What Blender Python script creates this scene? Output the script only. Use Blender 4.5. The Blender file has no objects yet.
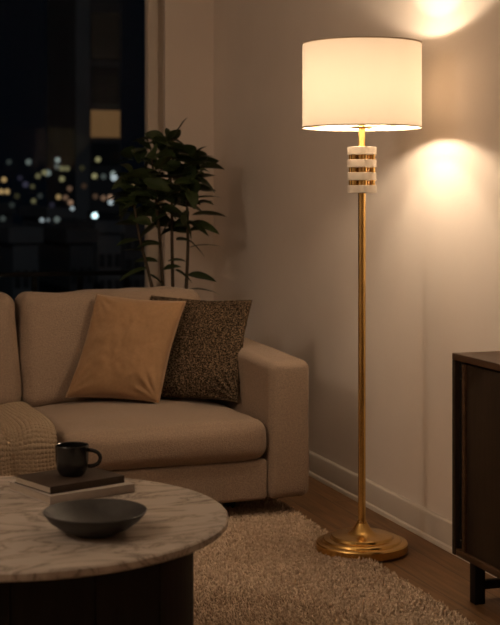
import bpy, bmesh, math, random
import numpy as np
from mathutils import Vector, Matrix, noise as mnoise
random.seed(7); rng = np.random.default_rng(7)
C = bpy.context.scene.collection
PI = math.pi

# ------------------------------------------------------------------ camera frame
F, HZ, CX, CH = 1340.0, 200.0, 250.0, 1.103
YAW = math.radians(18.3); SY, CY = math.sin(YAW), math.cos(YAW)
def W(l, d, z=0.0): return Vector((l*CY + d*SY, -l*SY + d*CY, z))
def P(px, py, d): return W((px-CX)/F*d, d, CH-(py-HZ)*d/F)
def PZ(px, py, z): return P(px, py, (CH-z)*F/(py-HZ))

XW, YB, YF, XL, ZC = 1.932, 6.42, -1.6, -3.0, 2.62     # room

# ------------------------------------------------------------------ materials
def mat(name, col=(.5,.5,.5), rough=.6, metal=0.0, spec=.5, var=0.0, vscale=8.0, bump=0.0, bscale=60.0, col2=None, sheen=0.0, stretch=None, detail=4, coat=0.0, ramp=(.32,.68)):
    m = bpy.data.materials.new(name); m.use_nodes = True
    nt = m.node_tree; b = nt.nodes['Principled BSDF']
    b.inputs['Base Color'].default_value = (*col, 1); b.inputs['Roughness'].default_value = rough
    b.inputs['Metallic'].default_value = metal; b.inputs['Specular IOR Level'].default_value = spec
    b.inputs['Sheen Weight'].default_value = sheen; b.inputs['Sheen Roughness'].default_value = .4
    b.inputs['Coat Weight'].default_value = coat
    tc = nt.nodes.new('ShaderNodeTexCoord'); vec = tc.outputs['Object']
    if stretch:
        mp = nt.nodes.new('ShaderNodeMapping'); mp.inputs['Scale'].default_value = stretch
        nt.links.new(vec, mp.inputs['Vector']); vec = mp.outputs['Vector']
    if var or col2:
        n = nt.nodes.new('ShaderNodeTexNoise'); n.inputs['Scale'].default_value = vscale; n.inputs['Detail'].default_value = detail
        r = nt.nodes.new('ShaderNodeValToRGB'); r.color_ramp.elements[0].position, r.color_ramp.elements[1].position = ramp
        c2 = col2 or tuple(c*(1-var) for c in col)
        r.color_ramp.elements[0].color = (*c2, 1); r.color_ramp.elements[1].color = (*col, 1)
        nt.links.new(vec, n.inputs['Vector']); nt.links.new(n.outputs['Fac'], r.inputs['Fac']); nt.links.new(r.outputs['Color'], b.inputs['Base Color'])
    if bump:
        n = nt.nodes.new('ShaderNodeTexNoise'); n.inputs['Scale'].default_value = bscale; n.inputs['Detail'].default_value = 3
        bp = nt.nodes.new('ShaderNodeBump'); bp.inputs['Strength'].default_value = bump; bp.inputs['Distance'].default_value = .004
        nt.links.new(vec, n.inputs['Vector']); nt.links.new(n.outputs['Fac'], bp.inputs['Height']); nt.links.new(bp.outputs['Normal'], b.inputs['Normal'])
    return m
def emit(name, col, s, sample=True):
    m = bpy.data.materials.new(name); m.use_nodes = True; nt = m.node_tree; nt.nodes.clear()
    e = nt.nodes.new('ShaderNodeEmission'); e.inputs['Color'].default_value = (*col, 1); e.inputs['Strength'].default_value = s
    o = nt.nodes.new('ShaderNodeOutputMaterial'); nt.links.new(e.outputs[0], o.inputs['Surface'])
    if not sample: m.cycles.emission_sampling = 'NONE'
    return m
M = {}
M['wall'] = mat('wall_plaster', (.79,.71,.645), .85, spec=.2, var=.07, vscale=2.2, bump=.12, bscale=45)
M['ceiling'] = mat('ceiling_paint', (.88,.85,.80), .9, spec=.2)
M['trim'] = mat('trim_paint', (.58,.52,.46), .55, spec=.3, var=.04, vscale=5)
M['brass'] = mat('aged_brass', (.76,.49,.17), .24, metal=1, var=.22, vscale=14)
M['alabaster'] = mat('alabaster', (.84,.77,.68), .4, var=.08, vscale=30)
M['sofa'] = mat('sofa_linen', (.335,.247,.185), .95, spec=.1, var=.30, vscale=260, bump=.8, bscale=240, sheen=.15, detail=4)
M['tan'] = mat('tan_velvet', (.315,.190,.102), .85, spec=.15, var=.09, vscale=90, bump=.3, bscale=220, sheen=.35)
M['boucle'] = mat('dark_boucle', (.21,.145,.09), .95, spec=.05, col2=(.018,.013,.009), vscale=190, bump=.9, bscale=230, detail=4, ramp=(.43,.70))
M['knit'] = mat('knit_wool', (.33,.25,.175), .95, spec=.1, var=.2, vscale=160, bump=.4, bscale=500)
M['blackwood'] = mat('black_wood', (.012,.009,.007), .6, spec=.2, var=.35, vscale=6, stretch=(12,12,1))
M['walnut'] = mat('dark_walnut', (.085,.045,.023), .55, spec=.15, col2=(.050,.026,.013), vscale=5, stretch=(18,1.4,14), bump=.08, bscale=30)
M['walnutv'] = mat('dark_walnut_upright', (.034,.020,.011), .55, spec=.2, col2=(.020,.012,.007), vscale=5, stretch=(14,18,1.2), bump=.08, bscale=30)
M['blackmetal'] = mat('black_metal', (.012,.011,.010), .45, metal=.3)
M['steel'] = mat('steel', (.6,.58,.55), .3, metal=1)
M['cup'] = mat('black_ceramic', (.010,.010,.011), .22, spec=.5, var=.2, vscale=20)
M['bowl'] = mat('charcoal_stoneware', (.032,.030,.029), .55, spec=.4, var=.25, vscale=60, bump=.1, bscale=180)
M['bookdark'] = mat('dark_book_cloth', (.050,.034,.025), .6, spec=.3, var=.2, vscale=90)
M['bookpale'] = mat('pale_book_cover', (.36,.32,.29), .6, spec=.3, var=.08, vscale=60)
M['paper'] = mat('page_paper', (.40,.34,.28), .9, var=.25, vscale=30, stretch=(1,1,40))
M['pot'] = mat('grey_pot', (.16,.145,.13), .7, var=.15, vscale=20)
M['soil'] = mat('soil', (.03,.022,.015), .95, var=.5, vscale=60)
M['stem'] = mat('stem_bark', (.070,.050,.032), .8, var=.4, vscale=40)
M['leaf'] = mat('leaf_green', (.040,.062,.022), .42, spec=.4, col2=(.020,.036,.013), vscale=6)
M['rugback'] = mat('rug_backing', (.40,.31,.23), .95, var=.2, vscale=60)
M['pile'] = mat('rug_pile', (.76,.60,.455), .95, spec=.05, col2=(.37,.27,.19), vscale=75, detail=5)
M['facade'] = mat('facade_concrete', (.22,.23,.25), .8, var=.4, vscale=.12)
M['facade2'] = mat('facade_dark', (.12,.125,.14), .8, var=.4, vscale=.12)
M['dimglass'] = mat('dark_window_glass', (.05,.055,.06), .2)
M['amberwin'] = emit('amber_lit_window', (1.0,.50,.19), .085, False)
M['faintwin'] = emit('faint_lit_window', (.8,.6,.45), .004, False)
M['bulb'] = emit('bulb_glow', (1.0,.77,.53), 395)
M['globe'] = emit('pendant_glow', (1.0,.75,.53), 18)

def wood_floor():
    m = mat('oak_floor', (.2,.12,.07), .45, spec=.2); nt = m.node_tree; b = nt.nodes['Principled BSDF']
    tc = nt.nodes.new('ShaderNodeTexCoord'); mp = nt.nodes.new('ShaderNodeMapping'); mp.inputs['Rotation'].default_value = (0,0,PI/2)
    br = nt.nodes.new('ShaderNodeTexBrick'); br.inputs['Scale'].default_value = 1
    br.inputs['Brick Width'].default_value = 1.3; br.inputs['Row Height'].default_value = .13; br.inputs['Mortar Size'].default_value = .0016
    br.inputs['Color1'].default_value = (.235,.128,.056,1); br.inputs['Color2'].default_value = (.175,.092,.040,1); br.inputs['Mortar'].default_value = (.05,.03,.018,1)
    nt.links.new(tc.outputs['Object'], mp.inputs['Vector']); nt.links.new(mp.outputs['Vector'], br.inputs['Vector'])
    m2 = nt.nodes.new('ShaderNodeMapping'); m2.inputs['Scale'].default_value = (26,1.6,1); n = nt.nodes.new('ShaderNodeTexNoise'); n.inputs['Scale'].default_value = 3; n.inputs['Detail'].default_value = 6
    nt.links.new(tc.outputs['Object'], m2.inputs['Vector']); nt.links.new(m2.outputs['Vector'], n.inputs['Vector'])
    r = nt.nodes.new('ShaderNodeValToRGB'); r.color_ramp.elements[0].color = (.6,.58,.55,1); r.color_ramp.elements[1].color = (1.1,1.1,1.1,1); r.color_ramp.elements[0].position=.3; r.color_ramp.elements[1].position=.7
    nt.links.new(n.outputs['Fac'], r.inputs['Fac'])
    mx = nt.nodes.new('ShaderNodeMix'); mx.data_type = 'RGBA'; mx.blend_type = 'MULTIPLY'; mx.inputs[0].default_value = 1
    nt.links.new(br.outputs['Color'], mx.inputs[6]); nt.links.new(r.outputs['Color'], mx.inputs[7]); nt.links.new(mx.outputs[2], b.inputs['Base Color'])
    return m
M['floor'] = wood_floor()
def marble():
    m = mat('veined_marble', (.5,.45,.4), .26, spec=.55); nt = m.node_tree; b = nt.nodes['Principled BSDF']
    tc = nt.nodes.new('ShaderNodeTexCoord')
    mp = nt.nodes.new('ShaderNodeMapping'); mp.inputs['Rotation'].default_value = (0,0,.5); mp.inputs['Scale'].default_value = (1,2.6,1)
    n = nt.nodes.new('ShaderNodeTexNoise'); n.inputs['Scale'].default_value = 3.2; n.inputs['Detail'].default_value = 9; n.inputs['Roughness'].default_value = .62; n.inputs['Distortion'].default_value = 1.6
    nt.links.new(tc.outputs['Object'], mp.inputs['Vector']); nt.links.new(mp.outputs['Vector'], n.inputs['Vector'])
    r = nt.nodes.new('ShaderNodeValToRGB'); e = r.color_ramp.elements
    base, dk = (.47,.415,.365,1), (.19,.16,.14,1)
    e[0].position = .0; e[0].color = base; e[1].position = 1; e[1].color = (.52,.46,.405,1)
    for p, c in ((.44,base),(.485,(.37,.32,.28,1)),(.5,dk),(.515,(.38,.33,.29,1)),(.57,base)):
        q = e.new(p); q.color = c
    nt.links.new(n.outputs['Fac'], r.inputs['Fac']); nt.links.new(r.outputs['Color'], b.inputs['Base Color'])
    return m
M['marble'] = marble()
def shade_mat():
    m = bpy.data.materials.new('shade_linen'); m.use_nodes = True; nt = m.node_tree; nt.nodes.clear()
    d = nt.nodes.new('ShaderNodeBsdfDiffuse'); t = nt.nodes.new('ShaderNodeBsdfTranslucent'); mx = nt.nodes.new('ShaderNodeMixShader'); o = nt.nodes.new('ShaderNodeOutputMaterial')
    tc = nt.nodes.new('ShaderNodeTexCoord'); mp = nt.nodes.new('ShaderNodeMapping'); mp.inputs['Scale'].default_value = (1,1,.15)
    n = nt.nodes.new('ShaderNodeTexNoise'); n.inputs['Scale'].default_value = 160; r = nt.nodes.new('ShaderNodeValToRGB')
    r.color_ramp.elements[0].color = (.66,.56,.45,1); r.color_ramp.elements[1].color = (.78,.67,.55,1)
    nt.links.new(tc.outputs['Object'], mp.inputs['Vector']); nt.links.new(mp.outputs['Vector'], n.inputs['Vector']); nt.links.new(n.outputs['Fac'], r.inputs['Fac'])
    d.inputs['Color'].default_value = (.82,.76,.68,1); nt.links.new(r.outputs['Color'], t.inputs['Color'])
    mx.inputs['Fac'].default_value = .108
    nt.links.new(d.outputs[0], mx.inputs[1]); nt.links.new(t.outputs[0], mx.inputs[2]); nt.links.new(mx.outputs[0], o.inputs['Surface'])
    return m
M['shade'] = shade_mat()
def glass_mat():
    m = bpy.data.materials.new('window_glass'); m.use_nodes = True; nt = m.node_tree; nt.nodes.clear()
    t = nt.nodes.new('ShaderNodeBsdfTransparent'); t.inputs['Color'].default_value = (.9,.93,.95,1)
    g = nt.nodes.new('ShaderNodeBsdfGlossy'); g.inputs['Roughness'].default_value = .03; f = nt.nodes.new('ShaderNodeFresnel'); f.inputs['IOR'].default_value = 1.12
    mx = nt.nodes.new('ShaderNodeMixShader'); o = nt.nodes.new('ShaderNodeOutputMaterial')
    nt.links.new(f.outputs[0], mx.inputs[0]); nt.links.new(t.outputs[0], mx.inputs[1]); nt.links.new(g.outputs[0], mx.inputs[2]); nt.links.new(mx.outputs[0], o.inputs['Surface'])
    return m
M['glass'] = glass_mat()

# ------------------------------------------------------------------ object helpers
def link_mesh(name, me, m=None, parent=None, smooth=True):
    if m: me.materials.append(m)
    if smooth: me.shade_smooth() if hasattr(me, 'shade_smooth') else None
    o = bpy.data.objects.new(name, me); C.objects.link(o)
    if parent: o.parent = parent
    return o
def obj(name, bm, m=None, parent=None, smooth=False, auto=None):
    bmesh.ops.recalc_face_normals(bm, faces=bm.faces)
    me = bpy.data.meshes.new(name); bm.to_mesh(me); bm.free()
    for p in me.polygons: p.use_smooth = smooth
    if auto is not None:
        for p in me.polygons: p.use_smooth = True
        me.set_sharp_from_angle(angle=math.radians(auto))
    return link_mesh(name, me, m, parent, False)
def from_arrays(name, V, Fc, m=None, parent=None, smooth=True):
    me = bpy.data.meshes.new(name); me.from_pydata([tuple(v) for v in V], [], [tuple(f) for f in Fc]); me.update()
    for p in me.polygons: p.use_smooth = smooth
    return link_mesh(name, me, m, parent, False)
def tag(o, label=None, cat=None, group=None, kind=None):
    if label: o['label'] = label
    if cat: o['category'] = cat
    if group: o['group'] = group
    if kind: o['kind'] = kind
    return o
def thing(name, label, cat, loc=(0,0,0), rz=0, group=None, kind=None):
    o = bpy.data.objects.new(name, None); C.objects.link(o); o.empty_display_size = .1
    o.location = loc; o.rotation_euler = (0,0,rz)
    return tag(o, label, cat, group, kind)
def add_box(bm, lo, hi, bev=0.0, seg=2, rz=0):
    r = bmesh.ops.create_cube(bm, size=1); vs = r['verts']
    for v in vs:
        v.co = Vector([lo[i] + (v.co[i]+.5)*(hi[i]-lo[i]) for i in range(3)])
    if bev:
        es = list({e for v in vs for e in v.link_edges})
        bmesh.ops.bevel(bm, geom=es, offset=bev, segments=seg, affect='EDGES', profile=.5)
def box(name, lo, hi, m, parent=None, bev=0.0, seg=2):
    bm = bmesh.new(); add_box(bm, lo, hi, bev, seg)
    return obj(name, bm, m, parent, auto=40 if bev else None)
def add_lathe(bm, prof, n=64, cx=0, cy=0, close=True):
    rings = []
    for r, z in prof:
        if r < 1e-6: rings.append([bm.verts.new((cx, cy, z))])
        else: rings.append([bm.verts.new((cx + r*math.cos(2*PI*k/n), cy + r*math.sin(2*PI*k/n), z)) for k in range(n)])
    for a, b in zip(rings[:-1], rings[1:]):
        for k in range(n):
            k2 = (k+1) % n
            if len(a) == 1 and len(b) == 1: continue
            if len(a) == 1: bm.faces.new((a[0], b[k], b[k2]))
            elif len(b) == 1: bm.faces.new((a[k], a[k2], b[0]))
            else: bm.faces.new((a[k], a[k2], b[k2], b[k]))
def lathe(name, prof, m, parent=None, n=64, auto=35, cx=0, cy=0):
    bm = bmesh.new(); add_lathe(bm, prof, n, cx, cy)
    return obj(name, bm, m, parent, auto=auto)
def add_tube(bm, pts, rad, n=8, cap=True):
    pts = [Vector(p) for p in pts]; rads = rad if hasattr(rad, '__len__') else [rad]*len(pts)
    rings = []; up = None
    for i, p in enumerate(pts):
        t = (pts[min(i+1, len(pts)-1)] - pts[max(i-1, 0)]).normalized()
        if up is None: up = t.orthogonal().normalized()
        up = (up - t*up.dot(t)).normalized(); s = t.cross(up)
        rings.append([bm.verts.new(p + rads[i]*(up*math.cos(2*PI*k/n) + s*math.sin(2*PI*k/n))) for k in range(n)])
    for a, b in zip(rings[:-1], rings[1:]):
        for k in range(n): bm.faces.new((a[k], a[(k+1)%n], b[(k+1)%n], b[k]))
    if cap: bm.faces.new(rings[0][::-1]); bm.faces.new(rings[-1])
def tube(name, pts, rad, m, parent=None, n=10):
    bm = bmesh.new(); add_tube(bm, pts, rad, n); return obj(name, bm, m, parent, smooth=True)
def soft_box(name, lo, hi, r, m, parent=None, bulge=(0,0,0), wrinkle=0.0, wscale=6.0, n=28, seed=0, shape=None):
    """upholstered block: rounded edges, bulging faces, slight wrinkles"""
    lo, hi = np.array(lo, float), np.array(hi, float); c = (lo+hi)/2; h = (hi-lo)/2
    V, Fc, key = [], [], {}
    def vid(p):
        k = tuple(np.round(p, 5))
        if k not in key: key[k] = len(V); V.append(np.array(p))
        return key[k]
    ticks = []
    for a in range(3):
        e = min(r*1.0/h[a], .9); inner = np.linspace(-1+e, 1-e, max(4, min(n, int(h[a]*2/.02))))
        th = np.linspace(0, 1, 6)[:-1]; edge = -1 + e*th
        ticks.append(np.concatenate([edge, inner, -edge[::-1]]))
    for a in range(3):
        u, v = (a+1)%3, (a+2)%3
        for s in (-1, 1):
            for i in range(len(ticks[u])-1):
                for j in range(len(ticks[v])-1):
                    q = []
                    for (ii, jj) in ((i,j),(i+1,j),(i+1,j+1),(i,j+1)):
                        p = np.zeros(3); p[a] = s; p[u] = ticks[u][ii]; p[v] = ticks[v][jj]; q.append(vid(p))
                    Fc.append(q if s > 0 else q[::-1])
    out = []
    for p in V:
        x = p*h; inn = np.clip(x, -(h-r), h-r); dvec = x-inn; L = np.linalg.norm(dvec)
        nrm = dvec/L if L > 1e-9 else np.zeros(3)
        q = inn + nrm*r if L > 1e-9 else x
        for a in range(3):
            u, v = (a+1)%3, (a+2)%3
            q[a] += bulge[a]*math.copysign(1, p[a])*abs(p[a])**2*(1-p[u]**2)*(1-p[v]**2) if abs(p[a]) > .5 else 0
        q = q + c
        if shape: q = np.array(shape(q, p))
        if wrinkle:
            w = mnoise.fractal(Vector(q)*wscale + Vector((seed*7.1,0,0)), 1.0, 2.0, 3)
            q = q + nrm*wrinkle*w
        out.append(q)
    return from_arrays(name, out, Fc, m, parent)

# ------------------------------------------------------------------ room shell
def struct(o): o['kind'] = 'structure'; return o
struct(box('floor', (XL,YF,-.05), (XW,YB,0), M['floor']))
struct(box('ceiling', (XL,YF,ZC), (XW,YB,ZC+.05), M['ceiling']))
struct(box('wall_right', (XW,YF,0), (XW+.1,YB+.12,ZC), M['wall']))
struct(box('wall_left', (XL-.1,YF,0), (XL,YB+.12,ZC), M['wall']))
struct(box('wall_front', (XL-.1,YF-.1,0), (XW+.1,YF,ZC), M['wall']))
WX0, WX1, WG = -1.75, 1.594, 1.681          # glass opening, trim gap end
bm = bmesh.new()
add_box(bm, (WG,YB,0), (XW,YB+.12,ZC)); add_box(bm, (XL,YB,0), (WX0-.1,YB+.12,ZC))
add_box(bm, (WX0-.1,YB,2.45), (WG,YB+.12,ZC)); add_box(bm, (WX0-.1,YB,0), (WG,YB+.12,.10))
struct(obj('wall_back', bm, M['wall']))
struct(box('trim_1', (1.642,YB+.035,.10), (WG,YB+.06,2.45), M['trim']))            # recessed strip beside the jamb
w = tag(bpy.data.objects.new('window_1', None), kind='structure'); C.objects.link(w); w.location = (0,YB,0)
bm = bmesh.new()
add_box(bm, (WX1-.001,-.012,.10), (1.643,.07,2.45), .003); add_box(bm, (WX0-.1,-.012,.10), (WX0,.07,2.45), .003)
add_box(bm, (WX0,-.012,2.40), (WX1,.07,2.45), .003); add_box(bm, (WX0,-.012,.10), (WX1,.07,.14), .003)
obj('frame', bm, M['trim'], w, auto=40)
box('pane', (WX0,.04,.14), (WX1,.046,2.40), M['glass'], w)
def baseboard(name, x0, x1, y0, y1, axis):
    # profile: depth out from the wall, height
    prof = [(0,0),(.024,0),(.024,.006),(.021,.013),(.015,.016),(.015,.078),(.012,.086),(.006,.090),(0,.090)]
    bm = bmesh.new(); ends = []
    for t in (0,1):
        vs = []
        for d, z in prof:
            vs.append(bm.verts.new((x0-d, y0 + t*(y1-y0), z) if axis == 'y' else (x0 + t*(x1-x0), y0-d, z)))
        ends.append(vs)
    n = len(prof)
    for k in range(n): bm.faces.new((ends[0][k], ends[0][(k+1)%n], ends[1][(k+1)%n], ends[1][k]))
    bm.faces.new(ends[0]); bm.faces.new(ends[1][::-1])
    return struct(obj(name, bm, M['trim'], auto=25))
baseboard('baseboard_right', XW, XW, YF, YB, 'y')
baseboard('baseboard_back', XL, XW-.024, YB, YB, 'x')

# ------------------------------------------------------------------ floor lamp
K = 4.2/F
LP = W((361.9-CX)*K, 4.2); LX, LY = LP.x, LP.y
RB = .006                                    # top of the rug backing
lamp = thing('floor_lamp', 'tall brass floor lamp with lit cream drum shade beside the wall', 'lamp', (LX,LY,RB))
def zl(py): return CH-(py-HZ)*K - RB
lathe('base', [(0,0),(.139,0),(.1435,.003),(.1435,.024),(.141,.028),(.128,.0295),(.124,.031),(.122,.036),(.119,.038),(.103,.039),(.099,.0405),(.097,.047),(.093,.049),(.058,.0515),(.046,.054),(.036,.060),(.027,.070),(.0195,.082),(.0165,.0865),(.0,.0865)], M['brass'], lamp, 96, 22)
zt = zl(193)
pole = lathe('pole', [(0,.09),(.0118,.09),(.0118,zt+.002),(0,zt+.002)], M['brass'], lamp, 32)
lathe('collar', [(0,.0866),(.0145,.0866),(.0155,.089),(.0145,.093),(.0,.093)], M['brass'], pole, 32)
for a, b in ((193,185.2),(180.3,172.4),(167.5,159.6),(154.9,147)):
    z0, z1 = zl(a), zl(b)
    tag(lathe('ring', [(.010,z0),(.043,z0),(.0455,z0+.0015),(.0455,z1-.0015),(.043,z1),(.010,z1)], M['alabaster'], lamp, 64), 'cream stone ring')
sp = lathe('spacer', [(0,zt),(.0225,zt),(.0225,zl(147)),(0,zl(147))], M['brass'], lamp, 40)
for k in range(6):
    a = 2*PI*k/6 + .35
    lathe('rod', [(0,zt),(.0085,zt),(.0085,zl(147)),(0,zl(147))], M['brass'], sp, 16, cx=.034*math.cos(a), cy=.034*math.sin(a))
lathe('neck', [(0,zl(147)),(.0125,zl(147)),(.0105,zl(147)+.006),(.0105,zl(120)),(0,zl(120))], M['brass'], lamp, 32)
lathe('socket', [(0,zl(121)),(.015,zl(121)),(.016,zl(119)),(.016,zl(115.5)),(.015,zl(114.5)),(0,zl(114.5))], M['brass'], lamp, 32)
zs0, zs1, RS = zl(127.6), zl(44.2), .1862
lathe('fitter_plate', [(.0105,zs0-.001),(.032,zs0-.001),(.034,zs0+.002),(.030,zs0+.004),(.0105,zs0+.004)], M['brass'], lamp, 40)
shade = lathe('lamp_shade', [(RS,zs0),(RS,zs0+.09),(RS,zs0+.18),(RS,zs1)], M['shade'], lamp, 128)
M['trimtape'] = mat('shade_edge_tape', (.50,.40,.30), .8)
for z in (zs0, zs1):
    bm = bmesh.new(); add_lathe(bm, [(RS-.0015,z-.002),(RS+.0015,z-.002),(RS+.0015,z+.002),(RS-.0015,z+.002),(RS-.0015,z-.002)], 128)
    obj('edge_tape', bm, M['trimtape'], shade, auto=40)
bm = bmesh.new()
for k in range(3):
    a = 2*PI*k/3 + .9
    add_tube(bm, [(.03*math.cos(a),.03*math.sin(a),zs0+.001), ((RS-.002)*math.cos(a),(RS-.002)*math.sin(a),zs0+.001)], .0016, 6)
obj('spider', bm, M['brass'], shade, smooth=True)
def bulb(pc, r):
    zc = zl(pc)
    lathe('bulb', [(0,zc-r)] + [(r*math.cos(t), zc+r*math.sin(t)) for t in (-1.1,-.7,-.35,0,.35,.7,1.1)] + [(0,zc+r)], M['bulb'], lamp, 14)
bulb(105.5, .0228); bulb(66, .020)
lathe('stem', [(.004,zl(98)),(.004,zl(72)),(.0,zl(72)),(0,zl(98))], M['brass'], lamp, 12)

# ------------------------------------------------------------------ pendant lamp left of the table (it lights the sofa front and throws the pole's faint shadow on the wall)
pl = thing('pendant_lamp', 'round glowing pendant globe hanging from the ceiling left of the coffee table', 'lamp', (-1.25,2.55,ZC))
lathe('canopy', [(0,-.02),(.045,-.02),(.05,-.004),(.05,0),(0,0)], M['brass'], pl, 32)
lathe('cord', [(0,-.30),(.003,-.30),(.003,-.02),(0,-.02)], M['blackmetal'], pl, 8)
lathe('cap', [(0,-.335),(.035,-.335),(.030,-.31),(.012,-.295),(0,-.295)], M['brass'], pl, 24)
lathe('globe', [(0,-.765)] + [(.22*math.cos(t), -.545+.22*math.sin(t)) for t in (-1.2,-.8,-.4,0,.4,.8,1.2)] + [(0,-.335)], M['globe'], pl, 16)

# ------------------------------------------------------------------ sofa
SR = math.radians(3.6); SO = PZ(311.5, 497, .075); SO.z = 0
sofa = thing('sofa', 'beige linen sofa with wide square arms, a grey rug under its front', 'sofa', SO, SR)
AW, SD, CW, AH = .155, .97, .722, .547
SL = AW*2 + CW*2 + .012
def arm_shape(q, p): return (q[0], q[1], q[2] + .045*max(0, q[1])/SD*max(0, (q[2]-.075)/(AH-.075)))
soft_box('arm', (-AW,0,.075), (0,SD,AH), .030, M['sofa'], sofa, bulge=(.004,.004,.006), wrinkle=.0025, wscale=7, seed=1, shape=arm_shape)
soft_box('arm', (-SL,0,.075), (-SL+AW,SD,AH), .030, M['sofa'], sofa, bulge=(.004,.004,.006), wrinkle=.0025, wscale=7, seed=2, shape=arm_shape)
soft_box('base', (-SL+AW+.001,.018,.075), (-AW-.001,SD-.02,.213), .014, M['sofa'], sofa, bulge=(0,.003,0), wrinkle=.002, seed=3)
soft_box('back', (-SL+AW+.001,SD-.2,.213), (-AW-.001,SD,.57), .03, M['sofa'], sofa, wrinkle=.002, seed=4)
xs = [(-AW-.003-CW, -AW-.003), (-AW-.009-2*CW, -AW-.009-CW)]
for i, (x0, x1) in enumerate(xs):
    cs = soft_box('seat_cushion', (x0,-.005,.2145), (x1,.76,.350), .045, M['sofa'], sofa, bulge=(0,.012,.022), wrinkle=.006, wscale=5, seed=5+i)
    def lean(q, p, x0=x0, x1=x1):
        t = (q[2]-.33)/.46; xc = (x0+x1)/2
        return (xc + (q[0]-xc)*(1-.025*t*t), q[1]+.10*t, q[2] + .004*math.sin(3*p[0]+i))
    soft_box('back_cushion', (x0+.004,.545,.352), (x1-.004,.745,.757), .043, M['sofa'], sofa, bulge=(.006,.030,.003), wrinkle=.009, wscale=5, seed=9+i, shape=lean)
for (lx, ly, z0) in ((-.21,.24,RB),(-SL+.21,.24,RB),(-.11,SD-.08,0),(-SL+.11,SD-.08,0)):
    lathe('leg', [(0,z0),(.018,z0),(.024,.0745),(0,.0745)], M['blackwood'], sofa, 20, cx=lx, cy=ly)

# ------------------------------------------------------------------ throw cushions
def throw_cushion(name, label, corners, thick, m, nub=0.0, seed=0, n=56):
    TL, TR, BR, BL = [Vector(c) for c in corners]
    ctr = (TL+TR+BR+BL)/4; nrm = ((TR-TL)+(BR-BL)).cross((TL-BL)+(TR-BR)).normalized()
    if nrm.y > 0: nrm = -nrm
    base = Vector((ctr.x, ctr.y, min(BR.z, BL.z)))
    t = thing(name, label, 'cushion', base)
    V, Fc = [], []; idx = {}
    for s in (1, -1):
        for i in range(n+1):
            for j in range(n+1):
                u, v = -1+2*i/n, -1+2*j/n
                edge = i in (0,n) or j in (0,n)
                if s < 0 and edge: idx[s,i,j] = idx[1,i,j]; continue
                uu = u*(1 - .055*(1-v*v)); vv = v*(1 - .055*(1-u*u))      # sides drawn in, corners pointed
                a, b = (uu+1)/2, (vv+1)/2
                p = (BL*(1-a)+BR*a)*(1-b) + (TL*(1-a)+TR*a)*b
                prof = ((1-u**2)*(1-v**2))**.42
                w = mnoise.fractal(Vector((u*2.2+seed, v*2.2, s)), 1.0, 2.0, 3)*.14
                rad = math.sin(10*math.atan2(v,u)+seed)*.05*(max(abs(u),abs(v)))**3
                g = 0
                for cu, cv, am in ((1,-1,.007),(-1,-1,.004),(1,1,.003),(-1,1,.003)):
                    du, dv = cu-u, cv-v; rr = math.hypot(du, dv)
                    g += am*math.sin(17*math.atan2(abs(dv), abs(du)+1e-6)+seed)*math.exp(-((rr-.38)/.24)**2)
                p = p + nrm*s*thick*prof*(1 + w + rad) + nrm*s*g
                p = p + nrm*.010*mnoise.noise(Vector((u*1.7, v*1.7, seed+3)))
                if nub: p = p + nrm*s*nub*mnoise.noise(p*170)
                idx[s,i,j] = len(V); V.append(p-base)
        for i in range(n):
            for j in range(n):
                q = [idx[s,i,j], idx[s,i+1,j], idx[s,i+1,j+1], idx[s,i,j+1]]
                Fc.append(q if s < 0 else q[::-1])
    from_arrays('cover', V, Fc, m, t)
    loop = [V[idx[1,i,0]] for i in range(n)] + [V[idx[1,n,j]] for j in range(n)] + [V[idx[1,n-i,n]] for i in range(n)] + [V[idx[1,0,n-j]] for j in range(n)]
    tube('seam', loop + [loop[0]], .0016, m, t, 6)
    return t
throw_cushion('throw_cushion', 'plain tan velvet cushion in front, leaning on the sofa back', (P(97,294,4.98), P(186,301,4.95), P(159,403,4.79), P(66,398,4.84)), .078, M['tan'], seed=2)
throw_cushion('throw_cushion', 'dark speckled woven cushion tucked behind the tan cushion near the arm', (P(147,295,5.09), P(252,300,4.97), P(238,402,4.80), P(150,399,4.95)), .050, M['boucle'], nub=.004, seed=8, n=110)

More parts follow.
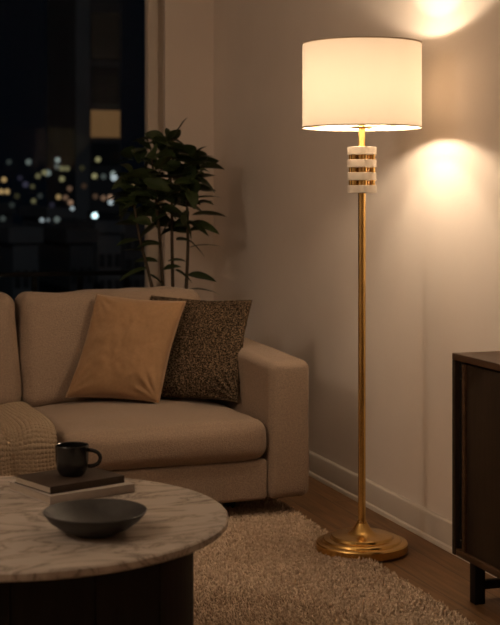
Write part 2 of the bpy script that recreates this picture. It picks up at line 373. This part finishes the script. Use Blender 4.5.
# ------------------------------------------------------------------ knitted throw over the left seat
def knit():
    x0, x1 = -AW-.030-CW-.32, -AW-.030-CW
    prof = [(.39,.372),(.31,.374),(.2,.371),(.08,.365),(.01,.352),(-.028,.322),(-.036,.27),(-.036,.20),(-.034,.13)]
    pts = [Vector((0,y,z)) for y, z in prof]
    L = [0]
    for a, b in zip(pts[:-1], pts[1:]): L.append(L[-1]+(b-a).length)
    nu, nv = 230, 480; V, Fc = [], []
    def at(s):
        for k in range(len(L)-1):
            if s <= L[k+1] or k == len(L)-2:
                t = (s-L[k])/(L[k+1]-L[k]); p0 = pts[max(k-1,0)]; p1 = pts[k]; p2 = pts[k+1]; p3 = pts[min(k+2,len(pts)-1)]
                p = .5*((2*p1) + (p2-p0)*t + (2*p0-5*p1+4*p2-p3)*t*t + (3*p1-p0-3*p2+p3)*t*t*t)
                return p
    curve = [at(L[-1]*j/nv) for j in range(nv+1)]
    for j in range(nv+1):
        tg = (curve[min(j+1,nv)]-curve[max(j-1,0)]).normalized(); nm = Vector((0, tg.z, -tg.y))
        if nm.z < -.2: nm = -nm
        if nm.y > .5: nm = -nm
        s = L[-1]*j/nv
        for i in range(nu+1):
            x = x0 + (x1-x0)*i/nu
            xe = x + .012*mnoise.noise(Vector((0, s*7, 1.3))) - .035*max(0, .25-s)
            a = x/.0125; fr = a - math.floor(a); tri = abs(fr-.5)*2
            h = (.25 + .75*abs(math.sin(PI*a))**.7) * (.62 + .38*math.sin(2*PI*(s/.0115 + .6*tri)))
            fr_ = min(1, max(0, (s-.18)/.22)); fold = .010*mnoise.noise(Vector((x*6, s*4, 4.0))) + (.004+.013*fr_)*(1+math.sin(x*52+s*3+1.2*math.sin(x*17)))
            edge = .55 + .45*min(1, (1-i/nu)*nu/4)
            p = curve[j] + nm*((.0085*h)*edge + .008 + fold*.8)
            V.append((xe, p.y, p.z))
    for j in range(nv):
        for i in range(nu):
            k = j*(nu+1)+i; Fc.append((k, k+1, k+nu+2, k+nu+1))
    o = from_arrays('knit_throw', V, Fc, M['knit'])
    sm = o.modifiers.new('thickness', 'SOLIDIFY'); sm.thickness = .006; sm.offset = -1
    o.location = SO; o.rotation_euler = (0,0,SR)
    tag(o, 'chunky knitted beige throw draped over the left sofa seat', 'throw')
knit()

# ------------------------------------------------------------------ coffee table
TZ, TR_ = .40, .452
TP = W(-.168*2.98, 2.98)
ct = thing('coffee_table', 'round coffee table with pale veined marble top on a black drum base', 'coffee table', (TP.x,TP.y,RB))
tz = TZ-RB
tag(lathe('tabletop', [(0,tz-.02),(TR_-.004,tz-.02),(TR_,tz-.016),(TR_,tz-.004),(TR_-.004,tz),(0,tz)], M['marble'], ct, 160), 'pale veined marble top')
bm = bmesh.new(); n = 14; RD = .375
prof = []
for k in range(n):
    a = 2*PI*k/n
    for f, r in [(0,RD-.004),(.012,RD)] + [(.012+.976*q/7,RD) for q in range(1,8)]:
        prof.append((r*math.cos(a+f*2*PI/n), r*math.sin(a+f*2*PI/n)))
lo = [bm.verts.new((x,y,0)) for x, y in prof]; hi = [bm.verts.new((x,y,tz-.0205)) for x, y in prof]
for k in range(len(prof)): bm.faces.new((lo[k], lo[(k+1)%len(prof)], hi[(k+1)%len(prof)], hi[k]))
bm.faces.new(lo[::-1]); bm.faces.new(hi)
obj('drum_base', bm, M['blackwood'], ct)

# books: corner B in front, edges run back-left (A) and back-right (C)
def book(label, B, ang, wA, wC, h, z, cover, cov=.0022):
    t = thing('book', label, 'book', (B.x,B.y,z), ang)      # local x -> C (spine side length), local y -> A
    box('cover', (0,0,0), (wC,wA,cov), cover, t, .0008, 1)
    box('cover', (0,0,h-cov), (wC,wA,h), cover, t, .0008, 1)
    box('spine', (0,-.0005,0), (wC,cov,h), cover, t, .0007, 2)
    box('pages', (.003,cov,cov), (wC-.003,wA-.004,h-cov), M['paper'], t)
    return t
B1 = PZ(50,505.3,TZ); C1 = PZ(134.5,492.3,TZ); a1 = math.atan2(C1.y-B1.y, C1.x-B1.x)
book('pale grey hardback, the lower and larger book of the table pile', B1, a1, .212, .229, .0205, TZ+.0003, M['bookpale'])
z2 = TZ+.0208
B2 = PZ(50.4,494.5,z2); C2 = PZ(124,482.5,z2); a2 = math.atan2(C2.y-B2.y, C2.x-B2.x)
book('dark brown book on top of the pale book, under the mug', B2, a2, .166, .207, .0175, z2, M['bookdark'])
z3 = z2+.0178
cp = PZ(72,475,z3)
cup = thing('mug', 'small black mug with round handle standing on the dark book', 'mug', (cp.x,cp.y,z3))
lathe('body', [(0,0),(.026,0),(.031,.004),(.036,.015),(.0395,.035),(.0405,.072),(.0395,.0735),(.0380,.072),(.0370,.035),(.033,.012),(.0,.008)], M['cup'], cup, 56)
hx, hy = CY, -SY                                 # handle points to the camera's right
hp = []
for k in range(15):
    t = -PI/2*1.02 + PI*1.04*k/14
    r = .0385 + .030*math.cos(t)**.8 if math.cos(t) > 0 else .0385
    hp.append((hx*r, hy*r, .041 + .0195*math.sin(t)))
tube('handle', hp, .0048, M['cup'], cup, 10)
bp = PZ(95,533,TZ)
lathe_b = [(0,.0),(.046,.0),(.050,.003),(.075,.014),(.096,.029),(.1085,.045),(.1100,.0475),(.1085,.0485),(.104,.0455),(.092,.0325),(.072,.019),(.045,.009),(0,.007)]
bowl = lathe('bowl', lathe_b, M['bowl'], None, 96); bowl.location = (bp.x,bp.y,TZ+.0003)
tag(bowl, 'wide shallow charcoal stoneware bowl on the marble tabletop', 'bowl')

# ------------------------------------------------------------------ rug
RX0, RX1, RY0, RY1 = -1.3, 1.625, 1.3, 4.85
rug = thing('rug', 'shaggy beige rug under the coffee table and the sofa front', 'rug', (0,0,0))
box('backing', (RX0,RY0,0), (RX1,RY1,RB), M['rugback'], rug)
def pile():
    sx = []
    for (xa, xb, ya, yb, d) in ((.35,RX1,2.2,RY1,.0074),(.35,RX1,RY0,2.2,.013),(RX0,.35,RY0,RY1,.014)):
        nx, ny = int((xb-xa)/d), int((yb-ya)/d)
        gx, gy = np.meshgrid((np.arange(nx)+.5)*d+xa, (np.arange(ny)+.5)*d+ya)
        pts = np.stack([gx.ravel(), gy.ravel()], 1) + rng.uniform(-d*.55, d*.55, (nx*ny,2))
        sx.append(np.column_stack([pts, np.full(len(pts), d/.0068)]))
    P_ = np.concatenate(sx)
    keep = np.hypot(P_[:,0]-LX, P_[:,1]-LY) > .150
    keep &= np.hypot(P_[:,0]-TP.x, P_[:,1]-TP.y) > .385
    for l in sofa.children:
        if l.name.startswith('leg'):
            c = l.bound_box; cx = (c[0][0]+c[6][0])/2; cy = (c[0][1]+c[6][1])/2
            wx = SO.x + cx*math.cos(SR)-cy*math.sin(SR); wy = SO.y + cx*math.sin(SR)+cy*math.cos(SR)
            keep &= np.hypot(P_[:,0]-wx, P_[:,1]-wy) > .036
    keep &= (P_[:,0] < RX1-.002) & (P_[:,1] < RY1-.002)
    P_ = P_[keep]; N = len(P_); sc = np.minimum(P_[:,2], 1.9)
    big = np.array([mnoise.noise(Vector((x*9,y*9,0))) for x, y in P_[:,:2]])
    dirr = rng.uniform(0, 2*PI, N); lean = rng.uniform(.002, .010, N)
    hgt = rng.uniform(.011, .019, N)*(1+.22*big)
    rad = rng.uniform(.0025, .0041, N)*np.minimum(sc,1.6)
    V = np.zeros((N,7,3)); ph = rng.uniform(0, 2*PI, N)
    for k in range(3):
        a = ph + 2*PI*k/3
        V[:,k,0] = P_[:,0]+rad*.8*np.cos(a); V[:,k,1] = P_[:,1]+rad*.8*np.sin(a); V[:,k,2] = RB-.001
        V[:,3+k,0] = P_[:,0]+.45*lean*np.cos(dirr)+rad*np.cos(a); V[:,3+k,1] = P_[:,1]+.45*lean*np.sin(dirr)+rad*np.sin(a); V[:,3+k,2] = RB+hgt*.65
    V[:,6,0] = P_[:,0]+lean*np.cos(dirr); V[:,6,1] = P_[:,1]+lean*np.sin(dirr); V[:,6,2] = RB+hgt
    tri = []
    for k in range(3):
        k2 = (k+1)%3
        tri += [(k,k2,3+k2),(k,3+k2,3+k),(3+k,3+k2,6)]
    tri = np.array(tri); T = (tri[None]+7*np.arange(N)[:,None,None]).reshape(-1)
    me = bpy.data.meshes.new('pile'); nf = len(T)//3
    me.vertices.add(N*7); me.vertices.foreach_set('co', V.reshape(-1).astype(np.float32))
    me.loops.add(len(T)); me.loops.foreach_set('vertex_index', T.astype(np.int32))
    me.polygons.add(nf); me.polygons.foreach_set('loop_start', (np.arange(nf)*3).astype(np.int32))
    me.update(calc_edges=True); me.validate()
    me.polygons.foreach_set('use_smooth', np.ones(len(me.polygons), dtype=bool))
    o = link_mesh('pile', me, M['pile'], rug, False); o['kind'] = 'stuff'
pile()

# ------------------------------------------------------------------ console
cf, cb, cy1, cl = 1.700, XW-.026, 3.355, 1.5          # front x, back x, far end y, length
cz0, cz1 = .122, .679
con = thing('sideboard', 'dark walnut sideboard on slim black legs against the right wall', 'sideboard', ((cf+cb)/2, cy1-cl/2, 0))
ox, oy = (cf+cb)/2, cy1-cl/2
def cbox(name, lo, hi, m, parent=None, bev=.0015):
    return box(name, (lo[0]-ox,lo[1]-oy,lo[2]), (hi[0]-ox,hi[1]-oy,hi[2]), m, parent or con, bev)
cy0 = cy1-cl
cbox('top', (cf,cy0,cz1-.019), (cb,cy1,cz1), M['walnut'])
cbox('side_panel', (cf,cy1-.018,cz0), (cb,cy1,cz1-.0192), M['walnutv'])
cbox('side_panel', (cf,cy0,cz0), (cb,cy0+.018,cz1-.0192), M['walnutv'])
cbox('bottom_panel', (cf+.002,cy0+.0182,cz0), (cb,cy1-.0182,cz0+.018), M['walnut'])
cbox('back_panel', (cb-.008,cy0+.0182,cz0+.0182), (cb,cy1-.0182,cz1-.0192), M['blackwood'])
ch = cbox('door_track', (cf+.014,cy1-.050,cz0+.0182), (cf+.026,cy1-.0182,cz1-.0192), M['blackmetal'])
for z in (.61,.165):
    bm = bmesh.new(); bmesh.ops.create_cone(bm, cap_ends=True, segments=12, radius1=.0028, radius2=.0022, depth=.003, matrix=Matrix.Translation((cf+.0125-ox, cy1-.030-oy, z)) @ Matrix.Rotation(PI/2, 4, 'Y'))
    tag(obj('screw', bm, M['steel'], ch), 'tiny bright screw head')
dl = (cl-.10)/2
for k in range(2):
    y1 = cy1-.050-k*(dl+.002); y0 = y1-dl
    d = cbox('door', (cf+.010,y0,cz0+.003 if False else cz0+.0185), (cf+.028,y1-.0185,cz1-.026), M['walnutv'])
    cbox('edge_strip', (cf+.004,y1-.018,cz0+.0185), (cf+.028,y1-.0005,cz1-.026), M['walnut'], d)
for (lx, ly) in ((cf+.042,cy1-.070),(cb-.030,cy1-.070),(cf+.042,cy0+.07),(cb-.030,cy0+.07)):
    cbox('leg', (lx-.016,ly-.016,0), (lx+.016,ly+.016,cz0-.0002), M['blackwood'], bev=.003)
for ly in (cy1-.070, cy0+.07):
    cbox('stretcher', (cf+.0585,ly-.009,.038), (cb-.0465,ly+.009,.062), M['blackwood'])

# ------------------------------------------------------------------ plant behind the sofa
pp = W((174-CX)/F*5.95, 5.95)
plant = thing('potted_plant', 'leafy dark green potted plant in the corner behind the sofa', 'plant', (pp.x,pp.y,0))
lathe('pot', [(0,0),(.10,0),(.105,.005),(.135,.25),(.137,.27),(.128,.27),(.124,.235),(0,.235)], M['pot'], plant, 48)
lathe('soil', [(0,.2351),(.1235,.2351),(.06,.245),(0,.248)], M['soil'], plant, 32)
def lp(px, py, dd=0.0): return P(px, py, 5.95+dd) - Vector((pp.x,pp.y,0))
stems = [[(170,420,0),(164,300,.0),(160,240,-.02),(155,190,-.02),(151,150,-.03)],
         [(174,420,.02),(173,300,.02),(172,240,.03),(172,195,.02),(168,140,.0)],
         [(179,420,0),(186,300,0),(188,245,.0),(187,200,.0),(190,158,.03)],
         [(172,420,-.02),(157,310,-.04),(148,270,-.06),(140,240,-.08),(134,205,-.08)]]
for s in stems:
    pts = [lp(*q) for q in s]; pts[0].z = .24
    fine = []
    for a, b in zip(pts[:-1], pts[1:]):
        for k in range(4): fine.append(a.lerp(b, k/4))
    fine.append(pts[-1]); tube('stem', fine, [.010-.006*i/len(fine) for i in range(len(fine))], M['stem'], plant, 8)
LV, LF = [], []
def leaf(base, dirv, L, Wd, roll=0.0, droop=.35):
    d = Vector(dirv).normalized(); side = d.cross(Vector((0,0,1)))
    if side.length < .05: side = Vector((1,0,0))
    side.normalize(); side = Matrix.Rotation(roll, 3, d) @ side; nm = side.cross(d)
    if nm.z < 0 and abs(roll) < 1.4: nm = -nm
    k0 = len(LV); n = 9
    for i in range(n+1):
        t = i/n; wd = Wd*(math.sin(PI*min(1, t**.85))**.8)*(.98 if i not in (0,n) else 0) + .0012
        c = base + d*L*t + Vector((0,0,-droop*L*t*t))
        for j in (-1,-.5,0,.5,1):
            LV.append(c + side*wd*j + nm*(.20*wd*abs(j)) + nm*.04*wd*math.sin(9*t+j))
    for i in range(n):
        for j in range(4):
            a = k0+i*5+j; LF.append((a,a+1,a+6,a+5))
def pet(px, py, dd, ax, az, L, Wd, roll=0, droop=.3):
    """leaf rooted at a plant point; ax = sideways, az = upward share of its direction"""
    r = Vector((CY,-SY,0)); f = Vector((SY,CY,0)); ff = random.uniform(-.7,.3)
    leaf(lp(px,py,dd), r*ax + Vector((0,0,az)) + f*ff, L, Wd, roll, droop)
random.seed(11)
# the crown: dense leaves along the upper stems
crown = [(138,160),(134,175),(136,192),(142,183),(130,190),(158,140),(155,225),(172,222),(185,225),(140,205),(200,165),(151,150),(153,165),(155,180),(157,197),(160,215),(168,140),(169,155),(171,170),(172,188),(173,205),(190,158),(189,172),(188,186),(187,203),(176,160),(163,158),(180,178),(145,172),(147,190),(150,205),(166,172),(180,196),(165,195),(196,178),(194,195)]
for (x, y) in crown:
    for k in range(4):
        a = random.uniform(-1,1)
        pet(x+random.uniform(-5,5), y+random.uniform(-5,5), random.uniform(-.10,.10), 1.5*a, random.uniform(-.2,1.15), random.uniform(.085,.135), random.uniform(.027,.040), random.uniform(-.9,.9), random.uniform(.1,.5))
for (x, y, ax, az, L) in ((168,140,-.1,1,.075),(168,142,.6,1,.09),(168,142,-.7,.8,.09),(151,150,-.8,.8,.10),(150,150,-.3,1,.10),(190,158,.7,.7,.12),(190,160,1,.4,.12),(192,165,.2,1,.10),(194,180,1,.5,.12),
        (192,200,1,.35,.14),(192,215,1,.2,.16),(190,208,1,.6,.12),(190,222,1,-.1,.16),(146,175,-1,.2,.12),(145,190,-1,.1,.13),(148,200,-1,-.1,.13)):
    pet(x, y, random.uniform(-.04,.04), ax, az, L, .024, random.uniform(-.6,.6), .25)
# single leaves lower down
for (x, y, ax, az, L) in ((189,248,1,.35,.17),(188,232,1,.5,.12),(188,240,.6,-.4,.09),(187,275,1,.1,.14),(187,290,1,.15,.15),(176,240,1,.2,.10),(173,232,.8,.5,.10),
        (160,245,-1,.25,.12),(158,262,-.9,.3,.11),(148,268,-1,-.15,.13),(140,240,-1,.1,.12),(137,225,-1,.35,.11),(135,210,-.7,.7,.10),(134,206,-.1,1,.10),(135,212,-1,0,.10),(140,245,.9,.3,.11),
        (143,252,-1,.35,.12),(160,285,.5,-.6,.11),(163,270,.6,.3,.09),(150,275,.7,-.3,.11),(175,270,.8,-.3,.09),(186,262,-.8,.3,.09),(188,222,.8,-.3,.10),(184,215,.3,-.8,.09),(173,218,-.5,-.6,.10),(160,222,-.8,-.4,.11)):
    pet(x, y, random.uniform(-.05,.05), ax, az, L, .022, random.uniform(-.7,.7), .3)
from_arrays('foliage', LV, LF, M['leaf'], plant)

# ------------------------------------------------------------------ outside: balcony rail, buildings, lights
by = 7.5
def PY(px, py, y):
    u = (px-CX)/F; d = y/(CY-u*SY); return P(px, py, d)
rail = thing('balcony_railing', 'thin dark balcony railing beyond the window glass', 'railing', (0,by,0))
box('rail', (-2.4,-.012,.675), (2.0,.012,.70), M['blackmetal'], rail)
box('rail', (-2.4,-.010,.10), (2.0,.010,.12), M['blackmetal'], rail)
for px in (-60,-12,34,80,126):
    x = PY(px,271,by).x; box('post', (x-.014,-.014,0), (x+.014,.014,.672), M['blackmetal'], rail)
struct(box('floor_balcony', (-2.6,YB+.13,-.06), (2.3,by+.1,-.002), M['facade2']))

def tower(name, label, px0, px1, pytop, y, depth, m, rows=None, group=None):
    a, b = PY(px0, pytop, y), PY(px1, pytop, y)
    t = thing(name, label, 'building', ((a.x+b.x)/2, y, -45), 0, group)
    hw = (b.x-a.x)/2; top = a.z+45
    box('wall', (-hw,0,0), (hw,depth,top), m, t)
    box('parapet', (-hw-.15,-.15,top+.001), (hw+.15,depth+.15,top+.5), m, t)
    return t, hw
t, hw = tower('apartment_tower', 'tall dark tower with one amber lit window', 76, 121, -120, 110, 14, M['facade2'])
c0 = t.location
def pane(px0, px1, py0, py1, m, nm, lab=None):
    a, b = PY(px0, py0, 109.9), PY(px1, py1, 109.9)
    o = box(nm, (a.x-c0.x, -.12, b.z-c0.z), (b.x-c0.x, -.005, a.z-c0.z), m, t)
    if lab: tag(o, lab)
a, b = PY(76,0,109.6), PY(90,0,109.6)
box('pier', (a.x-c0.x,-.35,0), (b.x-c0.x,-.001,b.z-c0.z+10), M['facade'], t)
pane(91,120,110,137.5,M['amberwin'],'window','amber lit window')
pane(91,120,12,60,M['faintwin'],'window','faintly lit window')
pane(92,119,66,104,M['dimglass'],'window')
pane(92,119,143,165,M['dimglass'],'window')
for i, (a, b, top, y, m, lab) in enumerate(((-40,12,214,60,'facade2','low dark building at the left end of the city view'),
        (13,38,243,44,'facade','squat grey building at the left, below the amber lights'),
        (50,73,218,66,'facade','pale flat roofed building left of the tower'),
        (98,121,233,56,'facade','grey block right of the brightest white light'),
        (124,150,222,70,'facade2','dark block behind the plant at the window edge'),
        (70,93,243,48,'facade2','black block below the brightest white light'))):
    b_, hw_ = tower('building', lab, a, b, top, y, 9, M[m])
    bm = bmesh.new()
    for r in range(5):
        for k in range(3):
            xx = -hw_ + (k+.5)*2*hw_/3
            top_ = b_.children[0].dimensions.z
    z_ = PY(a, top, y).z + 45
    for r in range(3):
        for k in range(3):
            xx = -hw_ + (k+.5)*2*hw_/3
            box('window', (xx-hw_*.22,-.06,z_-.9-1.1*r-.55), (xx+hw_*.22,-.003,z_-.9-1.1*r), M['dimglass'], b_)

LIGHTS = [ # px, py, colour, strength, size
 (4,179.6,'amber',.55,1.0),(1,191.6,'amber',.6,1.0),(7,191.6,'amber',.6,1.0),(28.5,162,'pale',.22,1.1),(9,162,'pale',.06,1),
 (57.6,160,'pale',.45,1.0),(57,166.5,'pale',.15,1),(62,168.5,'yellow',.25,1),(67,168.5,'yellow',.22,1),(38,176,'yellow',.2,1),(44.5,172.5,'yellow',.32,1),(48,173,'pale',.35,1.1),
 (62,179,'yellow',.35,1),(25.5,184.5,'violet',.10,1.1),(32.5,186.5,'yellow',.10,.9),(69.6,188.6,'orange',.18,1),(58.5,197,'amber',.45,1),(65.5,197.6,'orange',.2,1),(70.5,202.5,'orange',.4,1),
 (72.3,208.5,'white',.6,.8),(33.6,201,'yellow',.2,.9),(42,220,'white',.45,.9),(57,219.5,'pale',.22,1.1),(48,220,'white',.22,.7),(3,218.6,'pale',.10,1),
 (98,159.5,'yellow',.4,1),(94.5,176,'yellow',.45,1),(103.5,176.5,'pale',.12,1),(114,177.5,'white',.75,1.25),(113,173.5,'pale',.4,1),(119.4,183,'yellow',.22,1),(126.3,179,'amber',.3,1),(133.8,186,'amber',.22,1),
 (95.4,196.4,'orange',.10,1),(103.5,198,'orange',.25,1),(110.4,197.2,'orange',.45,1),(110.7,202.4,'white',.7,1.0),(94.8,215.6,'bright',3.2,1.12),
 (20,178,'violet',.05,1),(12,205,'pale',.05,1),(52,205,'violet',.05,1),(84,186,'orange',.06,1),(40,196,'pale',.05,1),(82,168,'yellow',.05,1),(17,196,'yellow',.05,1)]
COL = {'amber':(1,.62,.25),'pale':(.72,.82,.72),'yellow':(.9,.78,.36),'violet':(.5,.45,.7),'orange':(1,.56,.33),'white':(.85,.95,.95),'bright':(.72,1,1)}
LAB = {'amber':'blurred amber city light beyond the window','pale':'soft pale green city light beyond the window','yellow':'blurred yellowish city light beyond the window',
       'violet':'very faint violet city light beyond the window','orange':'blurred peach orange city light beyond the window','white':'blurred white city light beyond the window','bright':'brightest white city light, low in the window'}
LD = 26.0; proto = None; lm = {}
bm = bmesh.new(); bmesh.ops.create_uvsphere(bm, u_segments=20, v_segments=12, radius=1)
lme = bpy.data.meshes.new('lantern'); bm.to_mesh(lme); bm.free(); lme.materials.append(M['dimglass'])
for p in lme.polygons: p.use_smooth = True
for li, (px, py, c, s, sz) in enumerate(LIGHTS):
    kx = (c, s)
    if kx not in lm: lm[kx] = emit('city_glow_%s' % c, COL[c], s*.45, False)
    o = bpy.data.objects.new('city_light', lme); C.objects.link(o)
    LD_ = LD + (li*7 % 48)*.9; o.location = PY(px, py, LD_); r = 2.75/F*LD_*1.03*sz; o.scale = (r,r,r)
    o.material_slots[0].link = 'OBJECT'; o.material_slots[0].material = lm[kx]
    tag(o, LAB[c], 'light', None if c == 'bright' else '%s city lights' % c)

# ------------------------------------------------------------------ night world, plus an added sun-type lamp that brightens the facades
wd = bpy.data.worlds.new('night'); bpy.context.scene.world = wd; wd.use_nodes = True
bg = wd.node_tree.nodes['Background']; bg.inputs['Color'].default_value = (.35,.6,1,1); bg.inputs['Strength'].default_value = .0016
sn = bpy.data.lights.new('facade_fill', 'SUN'); sn.energy = .06; sn.color = (1,.97,.93); so = bpy.data.objects.new('facade_fill', sn); C.objects.link(so)
so.rotation_euler = (math.radians(62), 0, math.radians(-22))

# ------------------------------------------------------------------ camera and view
cam = bpy.data.cameras.new('camera'); co = bpy.data.objects.new('camera', cam); C.objects.link(co)
co.location = (0,0,CH); co.rotation_euler = (PI/2, 0, -YAW)
cam.sensor_fit = 'VERTICAL'; cam.sensor_height = 36; cam.sensor_width = 28.8; cam.lens = F/625*36
cam.shift_y = -(312.5-HZ)/625
cam.clip_end = 500; cam.clip_start = .05
cam.dof.use_dof = True; cam.dof.focus_distance = 4.1; cam.dof.aperture_fstop = 5.4
sc = bpy.context.scene; sc.camera = co
sc.view_settings.view_transform = 'Standard'; sc.view_settings.look = 'None'; sc.view_settings.gamma = 1; sc.view_settings.use_curve_mapping = False
sc.view_settings.exposure = 0.50
sc.cycles.max_bounces = 10; sc.cycles.diffuse_bounces = 6; sc.cycles.transparent_max_bounces = 8
sc.cycles.sample_clamp_indirect = 4.0; sc.cycles.use_denoising = True
